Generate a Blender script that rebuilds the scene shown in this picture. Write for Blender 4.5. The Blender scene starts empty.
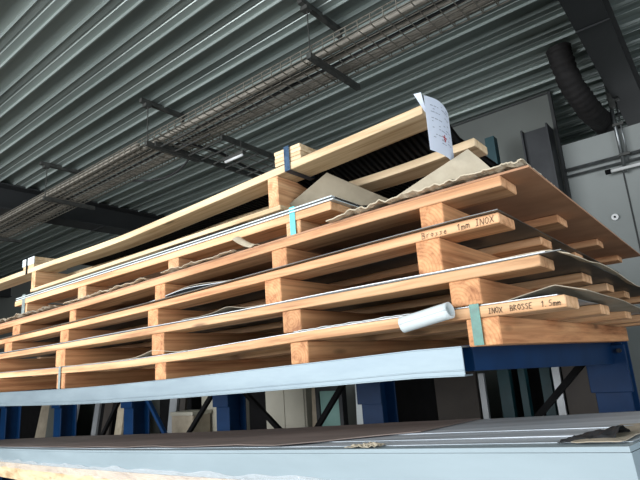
import bpy, bmesh, math, random
from mathutils import Vector, Matrix, noise
random.seed(7)
SC = bpy.context.scene
COL = SC.collection

# ---------------------------------------------------------------- colours / materials
def lin(c):
    o = []
    for v in c[:3]:
        v = v / 255.0
        o.append(v / 12.92 if v <= 0.04045 else ((v + 0.055) / 1.055) ** 2.4)
    return (o[0], o[1], o[2], 1.0)

def new_mat(name):
    m = bpy.data.materials.new(name); m.use_nodes = True
    nt = m.node_tree
    b = nt.nodes['Principled BSDF']
    return m, nt, b

def N(nt, kind, **kw):
    n = nt.nodes.new(kind)
    for k, v in kw.items():
        if k in n.inputs.keys(): n.inputs[k].default_value = v
        else: setattr(n, k, v)
    return n

def ramp(nt, stops):
    r = nt.nodes.new('ShaderNodeValToRGB')
    e = r.color_ramp.elements
    while len(e) < len(stops): e.new(0.5)
    for i, (p, c) in enumerate(stops):
        e[i].position = p; e[i].color = c
    return r

def coords(nt, scale, rnd=True, amt=37.0):
    tc = nt.nodes.new('ShaderNodeTexCoord')
    mp = nt.nodes.new('ShaderNodeMapping'); mp.inputs['Scale'].default_value = scale
    nt.links.new(tc.outputs['Object'], mp.inputs['Vector'])
    if rnd:
        oi = nt.nodes.new('ShaderNodeObjectInfo')
        mu = nt.nodes.new('ShaderNodeMath'); mu.operation = 'MULTIPLY'; mu.inputs[1].default_value = amt
        nt.links.new(oi.outputs['Random'], mu.inputs[0])
        cb = nt.nodes.new('ShaderNodeCombineXYZ')
        for i in range(3): nt.links.new(mu.outputs[0], cb.inputs[i])
        nt.links.new(cb.outputs[0], mp.inputs['Location'])
    return mp

def wood(name, light, mid, dark, axis='X', rings=False, vary=0.2):
    m, nt, b = new_mat(name)
    sc = {'X': (1.3, 26, 26), 'Y': (26, 1.3, 26)}[axis]
    mp = coords(nt, sc)
    n1 = N(nt, 'ShaderNodeTexNoise', Scale=1.0, Detail=6.0, Roughness=0.65, Distortion=0.4)
    nt.links.new(mp.outputs[0], n1.inputs['Vector'])
    r1 = ramp(nt, [(0.34, lin(dark)), (0.47, lin(mid)), (0.62, lin(light))])
    nt.links.new(n1.outputs['Fac'], r1.inputs[0])
    # knots
    mp2 = coords(nt, {'X': (2.2, 9, 9), 'Y': (9, 2.2, 9)}[axis])
    vo = N(nt, 'ShaderNodeTexVoronoi', Scale=1.0)
    nt.links.new(mp2.outputs[0], vo.inputs['Vector'])
    rk = ramp(nt, [(0.05, (1, 1, 1, 1)), (0.13, (0, 0, 0, 1))])
    nt.links.new(vo.outputs['Distance'], rk.inputs[0])
    mx = N(nt, 'ShaderNodeMixRGB'); mx.blend_type = 'MIX'
    mx.inputs[2].default_value = lin([v * 0.55 for v in dark])
    mk = N(nt, 'ShaderNodeMath', operation='MULTIPLY'); mk.inputs[1].default_value = 0.7
    nt.links.new(rk.outputs[0], mk.inputs[0]); nt.links.new(mk.outputs[0], mx.inputs[0])
    nt.links.new(r1.outputs[0], mx.inputs[1])
    last = mx.outputs[0]
    # broad mottling and per-board tone
    mp3 = coords(nt, (4, 4, 9))
    n3 = N(nt, 'ShaderNodeTexNoise', Scale=1.0, Detail=3.0)
    nt.links.new(mp3.outputs[0], n3.inputs['Vector'])
    oi = nt.nodes.new('ShaderNodeObjectInfo')
    ad = N(nt, 'ShaderNodeMath', operation='ADD')
    nt.links.new(n3.outputs['Fac'], ad.inputs[0]); nt.links.new(oi.outputs['Random'], ad.inputs[1])
    mr = nt.nodes.new('ShaderNodeMapRange')
    mr.inputs['From Min'].default_value = 0.2; mr.inputs['From Max'].default_value = 1.4
    mr.inputs['To Min'].default_value = 1.0 - vary; mr.inputs['To Max'].default_value = 1.0 + vary
    nt.links.new(ad.outputs[0], mr.inputs[0])
    hs = N(nt, 'ShaderNodeHueSaturation')
    nt.links.new(mr.outputs[0], hs.inputs['Value']); nt.links.new(last, hs.inputs['Color'])
    last = hs.outputs[0]
    if rings:
        mp4 = coords(nt, (1, 0.06, 1), True, 0.035)
        wv = nt.nodes.new('ShaderNodeTexWave'); wv.wave_type = 'RINGS'; wv.rings_direction = 'Y'
        wv.inputs['Scale'].default_value = 32; wv.inputs['Distortion'].default_value = 2.2
        wv.inputs['Detail'].default_value = 2
        nt.links.new(mp4.outputs[0], wv.inputs['Vector'])
        rr = ramp(nt, [(0.0, (0.72, 0.66, 0.6, 1)), (0.6, (1, 1, 1, 1))])
        nt.links.new(wv.outputs['Fac'], rr.inputs[0])
        mm = N(nt, 'ShaderNodeMixRGB'); mm.blend_type = 'MULTIPLY'; mm.inputs[0].default_value = 0.55
        nt.links.new(last, mm.inputs[1]); nt.links.new(rr.outputs[0], mm.inputs[2])
        last = mm.outputs[0]
    nt.links.new(last, b.inputs['Base Color'])
    b.inputs['Roughness'].default_value = 0.75
    bp = N(nt, 'ShaderNodeBump', Strength=0.25, Distance=0.002)
    nt.links.new(n1.outputs['Fac'], bp.inputs['Height']); nt.links.new(bp.outputs[0], b.inputs['Normal'])
    return m

def mottled(name, c1, c2, scale=(8, 8, 8), rough=0.6, metal=0.0, detail=4, bump=0.0, rough2=None, rnd=False, spec=0.5):
    m, nt, b = new_mat(name)
    mp = coords(nt, scale, rnd)
    n1 = N(nt, 'ShaderNodeTexNoise', Scale=1.0, Detail=float(detail), Roughness=0.6)
    nt.links.new(mp.outputs[0], n1.inputs['Vector'])
    r1 = ramp(nt, [(0.32, lin(c1)), (0.68, lin(c2))])
    nt.links.new(n1.outputs['Fac'], r1.inputs[0])
    nt.links.new(r1.outputs[0], b.inputs['Base Color'])
    b.inputs['Roughness'].default_value = rough
    b.inputs['Metallic'].default_value = metal
    b.inputs['Specular IOR Level'].default_value = spec
    if rough2 is not None:
        mr = nt.nodes.new('ShaderNodeMapRange'); mr.inputs['To Min'].default_value = rough; mr.inputs['To Max'].default_value = rough2
        nt.links.new(n1.outputs['Fac'], mr.inputs[0]); nt.links.new(mr.outputs[0], b.inputs['Roughness'])
    if bump:
        bp = N(nt, 'ShaderNodeBump', Strength=bump, Distance=0.004)
        nt.links.new(n1.outputs['Fac'], bp.inputs['Height']); nt.links.new(bp.outputs[0], b.inputs['Normal'])
    return m

M = {}
M['plank_a'] = wood('pine_orange', (224, 176, 132), (206, 154, 110), (166, 114, 76), 'X')
M['plank_b'] = wood('pine_tan', (226, 184, 142), (208, 162, 118), (172, 124, 86), 'X')
M['plank_c'] = wood('pine_pale', (232, 206, 168), (214, 186, 146), (184, 150, 110), 'X', vary=0.08)
M['skid'] = wood('pine_skid', (212, 158, 110), (192, 136, 92), (156, 102, 64), 'Y', rings=True)
M['skid_pale'] = wood('pine_skid_pale', (224, 184, 140), (208, 160, 116), (180, 128, 88), 'Y', rings=True)
M['galv'] = mottled('galvanized_beam', (120, 134, 141), (136, 150, 156), (3, 10, 14), 0.42, 0.55, rough2=0.55)
M['blue'] = mottled('blue_paint', (2, 42, 80), (5, 50, 92), (6, 6, 6), 0.5, 0.0, spec=0.3)
M['teal_paint'] = mottled('teal_paint', (10, 52, 58), (16, 64, 70), (6, 6, 6), 0.5)
M['steel_sheet'] = mottled('steel_sheet', (168, 172, 174), (190, 193, 195), (2, 12, 2), 0.45, 0.5)
M['white_film'] = mottled('white_film', (206, 216, 216), (222, 230, 230), (6, 6, 6), 0.4)
M['sheet_dark'] = mottled('sheet_dark', (74, 77, 76), (100, 102, 100), (4, 8, 4), 0.45, 0.5)
M['kraft'] = mottled('kraft_paper', (186, 172, 148), (208, 196, 172), (14, 14, 14), 0.85, bump=0.3)
M['grey_flap'] = mottled('grey_flap', (136, 126, 106), (160, 149, 128), (8, 8, 8), 0.85)
M['brownboard'] = mottled('brown_board', (166, 124, 94), (188, 144, 112), (5, 9, 5), 0.8, bump=0.1)
M['grey_brown'] = mottled('grey_brown_board', (112, 100, 94), (134, 120, 112), (2, 9, 5), 0.8)
M['grey_board'] = mottled('grey_board', (150, 140, 122), (176, 164, 144), (8, 8, 8), 0.85)
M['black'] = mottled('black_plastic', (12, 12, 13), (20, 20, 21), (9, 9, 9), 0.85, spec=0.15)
M['dark_steel'] = mottled('dark_steel', (40, 42, 44), (58, 60, 62), (3, 3, 3), 0.55, 0.3)
M['roof_beam'] = mottled('roof_beam_paint', (34, 36, 37), (42, 44, 45), (2, 2, 2), 0.6, 0.0)
M['wire'] = mottled('tray_wire', (122, 118, 108), (150, 145, 134), (20, 20, 20), 0.45, 0.6)
M['hanger'] = mottled('hanger_steel', (66, 68, 66), (92, 92, 88), (12, 12, 12), 0.5, 0.5)
M['cable'] = mottled('grey_cable', (124, 118, 108), (156, 150, 138), (4, 20, 20), 0.7)
M['cable_dark'] = mottled('dark_cable', (30, 30, 32), (46, 46, 46), (4, 20, 20), 0.6)
M['turq'] = mottled('turquoise_strap', (62, 176, 180), (82, 196, 198), (30, 30, 30), 0.35)
M['green'] = mottled('green_strap', (34, 96, 82), (52, 126, 108), (40, 40, 40), 0.35)
M['navystrap'] = mottled('steel_band', (40, 60, 84), (74, 98, 124), (40, 40, 40), 0.3, 0.7)
M['greystrap'] = mottled('grey_strap', (120, 132, 128), (150, 160, 156), (40, 40, 40), 0.4)
M['paper'] = mottled('white_paper', (214, 222, 236), (226, 232, 244), (4, 4, 4), 0.7)
M['print'] = mottled('grey_print', (140, 146, 160), (160, 166, 178), (60, 60, 60), 0.8)
M['redprint'] = mottled('red_print', (170, 60, 70), (190, 80, 84), (60, 60, 60), 0.8)
M['ink'] = mottled('black_ink', (28, 20, 16), (50, 36, 28), (80, 80, 80), 0.8)
M['white_paint'] = mottled('white_pack', (146, 162, 168), (158, 174, 180), (1, 6, 8), 0.5, 0.1)
M['pack_metal'] = mottled('pack_sheet_metal', (164, 174, 180), (212, 220, 226), (0.7, 14, 1), 0.45, 0.1, detail=2)
M['floor'] = mottled('concrete', (136, 132, 124), (154, 150, 142), (1.2, 1.2, 1.2), 0.75)
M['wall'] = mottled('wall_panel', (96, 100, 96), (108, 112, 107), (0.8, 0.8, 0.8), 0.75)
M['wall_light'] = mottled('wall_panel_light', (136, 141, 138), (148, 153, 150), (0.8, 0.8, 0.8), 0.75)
M['cabinet'] = mottled('cabinet_paint', (176, 172, 156), (188, 184, 168), (3, 3, 3), 0.6)
M['glass_green'] = mottled('green_glass_panel', (120, 156, 148), (140, 176, 168), (2, 2, 4), 0.15)
M['brown_panel'] = mottled('brown_panel', (62, 56, 52), (74, 68, 62), (3, 3, 3), 0.7)
M['duct'] = mottled('flexible_duct', (16, 14, 14), (28, 25, 24), (16, 16, 16), 0.8, bump=0.9)
M['pipe'] = mottled('steel_pipe', (110, 114, 114), (140, 144, 144), (8, 8, 8), 0.35, 0.8)
M['white_tube'] = mottled('white_tube', (214, 216, 214), (228, 230, 228), (8, 8, 8), 0.4)
M['groove'] = mottled('joint_seal', (50, 52, 52), (60, 62, 62), (8, 8, 8), 0.8)
m, nt, b = new_mat('clear_film')
b.inputs['Base Color'].default_value = (0.85, 0.88, 0.9, 1); b.inputs['Roughness'].default_value = 0.15
b.inputs['Alpha'].default_value = 0.22
M['film'] = m

# roof deck: galvanised, faint streaks across
m, nt, b = new_mat('roof_deck')
mp = coords(nt, (0.35, 6, 1), False)
n1 = N(nt, 'ShaderNodeTexNoise', Scale=1.0, Detail=4.0)
nt.links.new(mp.outputs[0], n1.inputs['Vector'])
r1 = ramp(nt, [(0.3, lin((120, 130, 126))), (0.7, lin((162, 172, 167)))])
nt.links.new(n1.outputs['Fac'], r1.inputs[0]); nt.links.new(r1.outputs[0], b.inputs['Base Color'])
b.inputs['Metallic'].default_value = 0.4; b.inputs['Roughness'].default_value = 0.36
M['deck'] = m
M['deck_lip'] = mottled('roof_deck_edge', (190, 200, 200), (206, 214, 214), (1, 1, 1), 0.4, 0.5)

# ---------------------------------------------------------------- mesh helpers
class MB:
    def __init__(s): s.v = []; s.f = []
    def add(s, vs, fs):
        o = len(s.v); s.v += [tuple(v) for v in vs]; s.f += [tuple(i + o for i in f) for f in fs]; return s
    def box(s, a, b_, c=0.0):
        """axis box from corner a to corner b, chamfer c"""
        x0, y0, z0 = a; x1, y1, z1 = b_
        return s.sweep([(x0, 0), (x1, 0)], lambda t: (y0, y1, z0, z1), c) if c else s.add(
            [(x0,y0,z0),(x1,y0,z0),(x1,y1,z0),(x0,y1,z0),(x0,y0,z1),(x1,y0,z1),(x1,y1,z1),(x0,y1,z1)],
            [(0,3,2,1),(4,5,6,7),(0,1,5,4),(1,2,6,5),(2,3,7,6),(3,0,4,7)])
    def sweep(s, xs, sec, c=0.002, axis='X', jit=0.0):
        """rectangular bar with chamfered edges along an axis; sec(x) -> (a0,a1,z0,z1)"""
        st = [p[0] if isinstance(p, tuple) else p for p in xs]
        rings = []
        d = 1 if st[-1] > st[0] else -1
        pos = [(st[0], c)] + [(st[0] + d * c, 0)] + [(t, 0) for t in st[1:-1]] + [(st[-1] - d * c, 0)] + [(st[-1], c)]
        for t, ins in pos:
            a0, a1, z0, z1 = sec(t)
            if jit:
                j = noise.noise(Vector((t * 3.1, a0 * 7, z0 * 9))) * jit; z0 += j * .5; z1 += j * .5; a0 += j
            a0 += ins; a1 -= ins; z0 += ins; z1 -= ins
            k = c
            r = [(a0+k,z0),(a1-k,z0),(a1,z0+k),(a1,z1-k),(a1-k,z1),(a0+k,z1),(a0,z1-k),(a0,z0+k)]
            rings.append([(t, p[0], p[1]) if axis == 'X' else (p[0], t, p[1]) for p in r])
        vs = [v for r in rings for v in r]; fs = []
        for i in range(len(rings) - 1):
            for k in range(8):
                a = i * 8 + k; b2 = i * 8 + (k + 1) % 8
                fs.append((a, b2, b2 + 8, a + 8))
        fs.append(tuple(range(7, -1, -1))); L = (len(rings) - 1) * 8; fs.append(tuple(L + i for i in range(8)))
        return s.add(vs, fs)
    def tube(s, pts, r, n=8, cap=True):
        pts = [Vector(p) for p in pts]; rings = []
        up = None
        for i, p in enumerate(pts):
            t = (pts[min(i + 1, len(pts) - 1)] - pts[max(i - 1, 0)]).normalized()
            if up is None: up = Vector((0, 0, 1)) if abs(t.z) < 0.9 else Vector((1, 0, 0))
            u = (up - t * up.dot(t)).normalized(); w = t.cross(u); up = u
            rr = r(i / (len(pts) - 1)) if callable(r) else r
            rings.append([p + (u * math.cos(2*math.pi*k/n) + w * math.sin(2*math.pi*k/n)) * rr for k in range(n)])
        vs = [v for q in rings for v in q]; fs = []
        for i in range(len(rings) - 1):
            for k in range(n):
                a = i * n + k; b2 = i * n + (k + 1) % n
                fs.append((a, b2, b2 + n, a + n))
        if cap: fs.append(tuple(range(n - 1, -1, -1))); fs.append(tuple((len(rings) - 1) * n + i for i in range(n)))
        return s.add(vs, fs)
    def beam(s, p, q, w, h):
        """rectangular bar between two points"""
        p = Vector(p); q = Vector(q); t = (q - p).normalized()
        up = Vector((0, 0, 1)) if abs(t.z) < 0.95 else Vector((0, 1, 0))
        u = t.cross(up).normalized(); v = u.cross(t)
        vs = []
        for c0 in (p, q):
            for a, b2 in ((-1,-1),(1,-1),(1,1),(-1,1)): vs.append(c0 + u * a * w / 2 + v * b2 * h / 2)
        return s.add(vs, [(0,1,2,3),(7,6,5,4),(0,4,5,1),(1,5,6,2),(2,6,7,3),(3,7,4,0)])
    def sheet(s, P, nu, nv, th):
        """closed thin slab over a grid; P(u,v) with u,v in 0..1 gives the lower face, thickened along its normal"""
        g = [[Vector(P(i / nu, j / nv)) for j in range(nv + 1)] for i in range(nu + 1)]
        lo = [g[i][j] for i in range(nu + 1) for j in range(nv + 1)]; hi = []
        for i in range(nu + 1):
            for j in range(nv + 1):
                du = g[min(i+1,nu)][j] - g[max(i-1,0)][j]; dv = g[i][min(j+1,nv)] - g[i][max(j-1,0)]
                n = du.cross(dv); n = n.normalized() if n.length > 1e-9 else Vector((0,0,1))
                hi.append(g[i][j] + n * th)
        K = len(lo); w = nv + 1; fs = []
        for i in range(nu):
            for j in range(nv):
                a, b2, c, d = i*w+j, (i+1)*w+j, (i+1)*w+j+1, i*w+j+1
                fs.append((a, d, c, b2)); fs.append((a+K, b2+K, c+K, d+K))
        for i in range(nu):
            a, b2 = i*w, (i+1)*w; fs.append((a, b2, b2+K, a+K))
            a, b2 = i*w+nv, (i+1)*w+nv; fs.append((b2, a, a+K, b2+K))
        for j in range(nv):
            a, b2 = j, j+1; fs.append((b2, a, a+K, b2+K))
            a, b2 = nu*w+j, nu*w+j+1; fs.append((a, b2, b2+K, a+K))
        return s.add(lo + hi, fs)
    def build(s, name, mat, parent=None, smooth=False, origin=None, own=False):
        me = bpy.data.meshes.new(name)
        o_ = Vector(origin) if origin else Vector((0, 0, 0))
        if parent is not None and origin is None:
            pw = parent
            while pw is not None: o_ += pw.location; pw = pw.parent
        own_at = Vector((0, 0, 0))
        if own:
            c = [sum(v[i] for v in s.v) / len(s.v) for i in range(3)]
            own_at = Vector(c) - o_; o_ = Vector(c)
        me.from_pydata([tuple(Vector(v) - o_) for v in s.v], [], s.f)
        bm = bmesh.new(); bm.from_mesh(me); bmesh.ops.recalc_face_normals(bm, faces=bm.faces); bm.to_mesh(me); bm.free()
        me.materials.append(M[mat] if isinstance(mat, str) else mat)
        if smooth:
            for p in me.polygons: p.use_smooth = True
        o = bpy.data.objects.new(name, me); COL.objects.link(o)
        if parent is not None: o.parent = parent; o.location = own_at
        elif origin: o.location = o_
        return o

def tag(o, label=None, cat=None, group=None, kind=None):
    if label: o['label'] = label
    if cat: o['category'] = cat
    if group: o['group'] = group
    if kind: o['kind'] = kind
    return o
def thing(name, label, cat, loc, group=None):
    e = bpy.data.objects.new(name, None); COL.objects.link(e); e.location = loc; e.empty_display_size = 0.05
    return tag(e, label, cat, group)
def struct(o): o['kind'] = 'structure'; return o

def curve(pts):
    pts = sorted(pts)
    def f(x):
        if x <= pts[0][0]: i = 0
        elif x >= pts[-1][0]: i = len(pts) - 2
        else: i = max(k for k in range(len(pts) - 1) if pts[k][0] <= x)
        x0, y0 = pts[i]; x1, y1 = pts[i + 1]
        m = lambda k: (pts[min(k+1, len(pts)-1)][1] - pts[max(k-1, 0)][1]) / (pts[min(k+1, len(pts)-1)][0] - pts[max(k-1, 0)][0])
        h = x1 - x0; t = max(0.0, min(1.0, (x - x0) / h)); a, b2 = m(i) * h, m(i + 1) * h
        return (2*t**3-3*t*t+1)*y0 + (t**3-2*t*t+t)*a + (-2*t**3+3*t*t)*y1 + (t**3-t*t)*b2
    return f
def lins(a, b_, n): return [a + (b_ - a) * i / n for i in range(n + 1)]

# ---------------------------------------------------------------- camera (pose solved from the photo's vanishing points)
cam = bpy.data.objects.new('camera', bpy.data.cameras.new('camera')); COL.objects.link(cam)
R = ((0.779, -0.203, -0.593), (0.623, 0.144, 0.769), (-0.071, -0.969, 0.238))
X = Vector((690, -180, -525)).normalized(); Y = Vector((425.02, 98, 525)).normalized(); Z = X.cross(Y)
if Z.y > 0: Z = -Z
rt = Vector((X.x, Y.x, Z.x)); up = -Vector((X.y, Y.y, Z.y)); bk = -Vector((X.z, Y.z, Z.z))
mw = Matrix(((rt.x, up.x, bk.x, 0), (rt.y, up.y, bk.y, 0), (rt.z, up.z, bk.z, 1.6), (0, 0, 0, 1)))
cam.matrix_world = mw
cam.data.sensor_width = 36; cam.data.lens = 525 / 640 * 36; cam.data.clip_start = 0.02
SC.camera = cam

# ================================================================ THE ROOM
H = 4.2; YW = 5.4; XL = -17.0; XR = 3.2; YF = -3.4; YB = 9.2
struct(MB().box((XL, YF, -0.1), (XR, YB, 0)).build('floor', 'floor'))
# trapezoidal roof deck: one profile swept along X
prof = []; P = 0.333; y = -7.45 + 0.0
k0 = int((YF - 1.66) / P) - 1
prof_lips = []
for k in range(k0, int((YB - 1.66) / P) + 1):
    y0 = 1.66 + k * P
    if y0 < YF or y0 + P > YB: continue
    prof += [(y0 - 0.120, H + 0.044), (y0 - 0.070, H + 0.040), (y0 - 0.012, H + 0.034), (y0 - 0.002, H + 0.030), (y0, H - 0.008), (y0 + 0.010, H + 0.004), (y0 + 0.066, H + 0.005), (y0 + 0.070, H + 0.009),
             (y0 + 0.084, H + 0.009), (y0 + 0.088, H + 0.003), (y0 + 0.147, H + 0.004), (y0 + 0.149, H - 0.020), (y0 + 0.160, H - 0.019), (y0 + 0.164, H + 0.018), (y0 + 0.178, H + 0.050)]
mb = MB(); vs = [(XL, p[0], p[1]) for p in prof] + [(XR, p[0], p[1]) for p in prof]; n = len(prof)
mb.add(vs, [(i, i + 1, i + 1 + n, i + n) for i in range(n - 1)])
struct(mb.build('ceiling', 'deck'))
struct(MB().box((XL, YF, H + 0.15), (XR, YB, H + 0.25)).build('roof_slab', 'dark_steel'))
# walls
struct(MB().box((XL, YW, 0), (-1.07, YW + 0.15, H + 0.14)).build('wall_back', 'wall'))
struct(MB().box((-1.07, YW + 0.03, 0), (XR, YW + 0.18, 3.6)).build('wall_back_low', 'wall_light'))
struct(MB().box((XL - 0.15, YF, 0), (XL, YB, H + 0.14)).build('wall_left', 'wall'))
WY0, WY1, WZ0, WZ1 = -3.0, 1.6, 0.4, 3.2   # side opening in the right-hand wall, out of frame
struct(MB().box((XR, YF, 0), (XR + 0.15, WY0, H + 0.14)).box((XR, WY1, 0), (XR + 0.15, YB, H + 0.14)).box((XR, WY0, 0), (XR + 0.15, WY1, WZ0)).box((XR, WY0, WZ1), (XR + 0.15, WY1, H + 0.14)).build('wall_right', 'wall'))
struct(MB().box((XL, YB, 0), (XR, YB + 0.15, H + 0.14)).build('wall_rear', 'wall'))
DX0, DX1, DZ0, DZ = -7.8, -0.8, 1.4, 4.0          # loading door opening in the wall behind the camera
struct(MB().box((XL, YF - 0.15, 0), (DX0, YF, H + 0.14)).box((DX1, YF - 0.15, 0), (XR, YF, H + 0.14)).box((DX0, YF - 0.15, DZ), (DX1, YF, H + 0.14)).box((DX0, YF - 0.15, 0), (DX1, YF, DZ0)).build('wall_front', 'wall'))
struct(MB().box((-1.075, YW - 0.012, 0), (-1.045, YW + 0.03, H)).build('trim_1', 'groove'))
struct(MB().box((-0.575, YW + 0.022, 0), (-0.563, YW + 0.032, 3.18)).build('trim_2', 'groove'))
struct(MB().box((XL, YW - 0.012, H - 0.022), (-1.07, YW, H - 0.006)).build('trim_3', 'groove'))

# steel roof beams along Y
def roof_beam(x, label, w=0.2, d=0.34):
    t = thing('roof_beam', label, 'steel beam', (x, 1.0, H - d), 'steel roof beams')
    MB().box((x - w/2, YF, H - d), (x + w/2, YB, H - d + 0.018)).build('bottom_flange', 'roof_beam', t)
    MB().box((x - 0.012, YF, H - d + 0.018), (x + 0.012, YB, H - 0.02)).build('web', 'roof_beam', t)
    MB().box((x - w/2, YF, H - 0.02), (x + w/2, YB, H)).build('top_flange', 'roof_beam', t)
    b_ = MB()
    for yy in (1.05, 3.9, 6.8): b_.box((x - w/2 - .004, yy, H - d - 0.012), (x + w/2 + .004, yy + 0.012, H - d))
    b_.build('splice_seam', 'roof_beam', t)
roof_beam(-0.40, 'dark painted steel roof beam crossing above the flexible duct', 0.22)
roof_beam(-7.15, 'dark painted steel roof beam crossing above the cable tray over the far pallets', 0.34)
roof_beam(-13.9, 'dark steel roof beam at the far end of the hall')

# dark pilaster on the wall
t = thing('wall_pilaster', 'dark grey steel channel column standing against the back wall panel', 'column', (-1.2, 5.2, 0))
MB().box((-1.34, 5.16, 0), (-1.325, 5.38, 3.78)).box((-1.10, 5.16, 0), (-1.085, 5.38, 3.78)).build('flange', 'dark_steel', t)
MB().box((-1.325, 5.20, 0), (-1.10, 5.215, 3.76)).build('web', 'dark_steel', t)
# duct
pts = [(-0.76, 4.60, 4.18), (-0.755, 4.62, 4.06), (-0.74, 4.74, 3.88), (-0.70, 4.90, 3.76), (-0.675, 5.12, 3.70), (-0.66, 5.36, 3.725), (-0.65, 5.6, 3.73), (-0.64, 5.95, 3.73)]
fx = [curve([(i, p[a]) for i, p in enumerate(pts)]) for a in range(3)]
path = [tuple(g(i / 12.0) for g in fx) for i in range(0, 7 * 12 + 1)]
o = MB().tube(path, lambda u: 0.098 + 0.005 * math.sin(u * 170) + 0.009 * noise.noise(Vector((u * 22, 0, 0))), 20).build('flexible_duct', 'duct', smooth=True, origin=(-0.76, 4.6, 4.19))
tag(o, 'black crumpled flexible duct curving down from the roof over the wall', 'duct')
# pipes on wall
for zz, r_, lab in ((3.32, 0.016, 'upper horizontal steel pipe fixed along the grey back wall'), (3.255, 0.012, 'thinner horizontal steel pipe running just below the upper pipe')):
    o = MB().tube([(-1.04, YW - 0.02, zz), (3.1, YW - 0.02, zz)], r_, 10).build('wall_pipe', 'pipe', smooth=True, origin=(-1, YW - 0.02, zz)); tag(o, lab, 'pipe', 'horizontal pipes on the back wall')
t = thing('conduit', 'vertical steel conduit with clamps dropping down the wall by the duct', 'conduit', (-0.545, 5.36, 3.2))
MB().tube([(-0.545, 5.37, 3.15), (-0.545, 5.37, 4.15)], 0.017, 10).tube([(-0.50, 5.37, 3.25), (-0.50, 5.37, 3.9)], 0.008, 8).build('pipe', 'pipe', t, True)
for zz in (3.32, 3.62, 3.9): MB().box((-0.565, 5.34, zz - 0.012), (-0.475, 5.395, zz + 0.012)).build('clamp', 'hanger', t)
MB().box((-0.55, 5.3, 3.78), (-0.50, 5.355, 3.93)).box((-0.50, 5.32, 3.84), (-0.46, 5.35, 3.87)).build('valve', 'hanger', t)
t = thing('tube_light', 'short white tube fitting with dark end cap on the back wall', 'light', (-0.6, 5.34, 3.18))
MB().tube([(-0.66, 5.33, 3.185), (1.0, 5.33, 3.185)], 0.015, 12).build('tube', 'white_tube', t, True)
MB().tube([(-0.70, 5.33, 3.185), (-0.655, 5.33, 3.185)], 0.024, 12).build('end_cap', 'black', t, True)
t = thing('wall_plug', 'small round white plug on the grey wall under the pipes', 'wall fitting', (-0.71, 5.42, 2.77))
MB().tube([(-0.71, 5.43, 2.77), (-0.71, 5.40, 2.77)], 0.030, 20).build('ring', 'white_tube', t)
MB().tube([(-0.71, 5.40, 2.77), (-0.71, 5.395, 2.77)], 0.010, 12).build('centre_hole', 'black', t)

# ---------------------------------------------------------------- cable tray
TZ = 3.78; TY0, TY1 = 2.66, 3.10
t = thing('cable_tray', 'long grey wire mesh cable tray hanging below the corrugated roof', 'cable tray', (-4, 2.9, TZ))
wm = MB()
x = XL + 0.3
while x < 1.5:
    wm.beam((x, TY0, TZ), (x, TY1, TZ), .006, .006); wm.beam((x, TY0, TZ), (x, TY0, TZ + 0.075), .006, .006); wm.beam((x, TY1, TZ), (x, TY1, TZ + 0.075), .006, .006)
    x += 0.10
wm.build('cross_wires', 'wire', t)
lm = MB()
for yy in [TY0 + (TY1 - TY0) * i / 7 for i in range(8)]: lm.beam((XL + .3, yy, TZ + .006), (1.5, yy, TZ + .006), .006, .006)
for yy in (TY0, TY1):
    for zz in (.04, .075): lm.beam((XL + .3, yy, TZ + zz), (1.5, yy, TZ + zz), .007, .007)
lm.build('long_wires', 'wire', t)
labs = ['thick grey cable lying along the near side of the wire tray', 'grey cable bundle in the middle of the wire tray', 'dark cable along the wire tray beside the grey bundle', 'grey cable along the far side of the wire tray',
        'dark thin cable wandering between grey ones in the tray', 'pale thin cable near the tray centre']
for i, (yy, r_, mt) in enumerate(((2.76, .026, 'cable'), (2.86, .022, 'cable'), (2.92, .014, 'cable_dark'), (3.03, .026, 'cable'), (2.81, .011, 'cable_dark'), (2.97, .012, 'cable'))):
    pp = [(XL + .5 + j * 0.3, yy + 0.02 * noise.noise(Vector((j * .31, i * 5, 0))), TZ + .014 + r_ + 0.006 * noise.noise(Vector((j * .5, i * 3, 4)))) for j in range(60)]
    tag(MB().tube(pp, r_, 7).build('cable', mt, smooth=True, origin=pp[0]), labs[i], 'cable', 'cables in the wire tray')
# two flat mesh conduits (plank-like trunking) over the far half
o = MB().box((-14, 2.675, TZ + .02), (-4.2, 2.705, TZ + .07)).build('cable_trunking', 'cable', origin=(-4.2, 2.72, TZ)); tag(o, 'pale narrow trunking lying along the edge of the tray over the far pallets', 'trunking')

# hangers
def hanger(x, label):
    t = thing('tray_hanger', label, 'hanger', (x, 2.7, TZ - 0.03), 'cable tray hangers')
    MB().box((x - .02, 2.56, H - .045), (x + .02, 3.06, H - 0.004)).build('top_channel', 'hanger', t)
    MB().box((x - .02, 2.62, TZ - .045), (x + .02, 3.24, TZ - .005)).build('bottom_channel', 'hanger', t)
    for yy in (2.64, 3.04): MB().tube([(x, yy, TZ - .05), (x, yy, H)], .005, 6).build('threaded_rod', 'hanger', t)
    MB().box((x - .03, 2.60, H - .075), (x + .03, 2.66, H - .045)).build('bracket', 'hanger', t); MB().box((x - .02, 3.02, H - .09), (x + .02, 3.05, H - .045)).build('bracket', 'hanger', t)
for x, l in ((0.05, 'tray hanger nearest the steel beam above the duct'), (-2.0, 'tray hanger above the strapped board offcuts, hung from its ceiling channel'), (-3.98, 'tray hanger beside the branching ladder tray'),
             (-6.02, 'tray hanger just in front of the dark beam over the far pallets'), (-8.1, 'tray hanger beyond the dark beam over the far pallets')): hanger(x, l)

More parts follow.
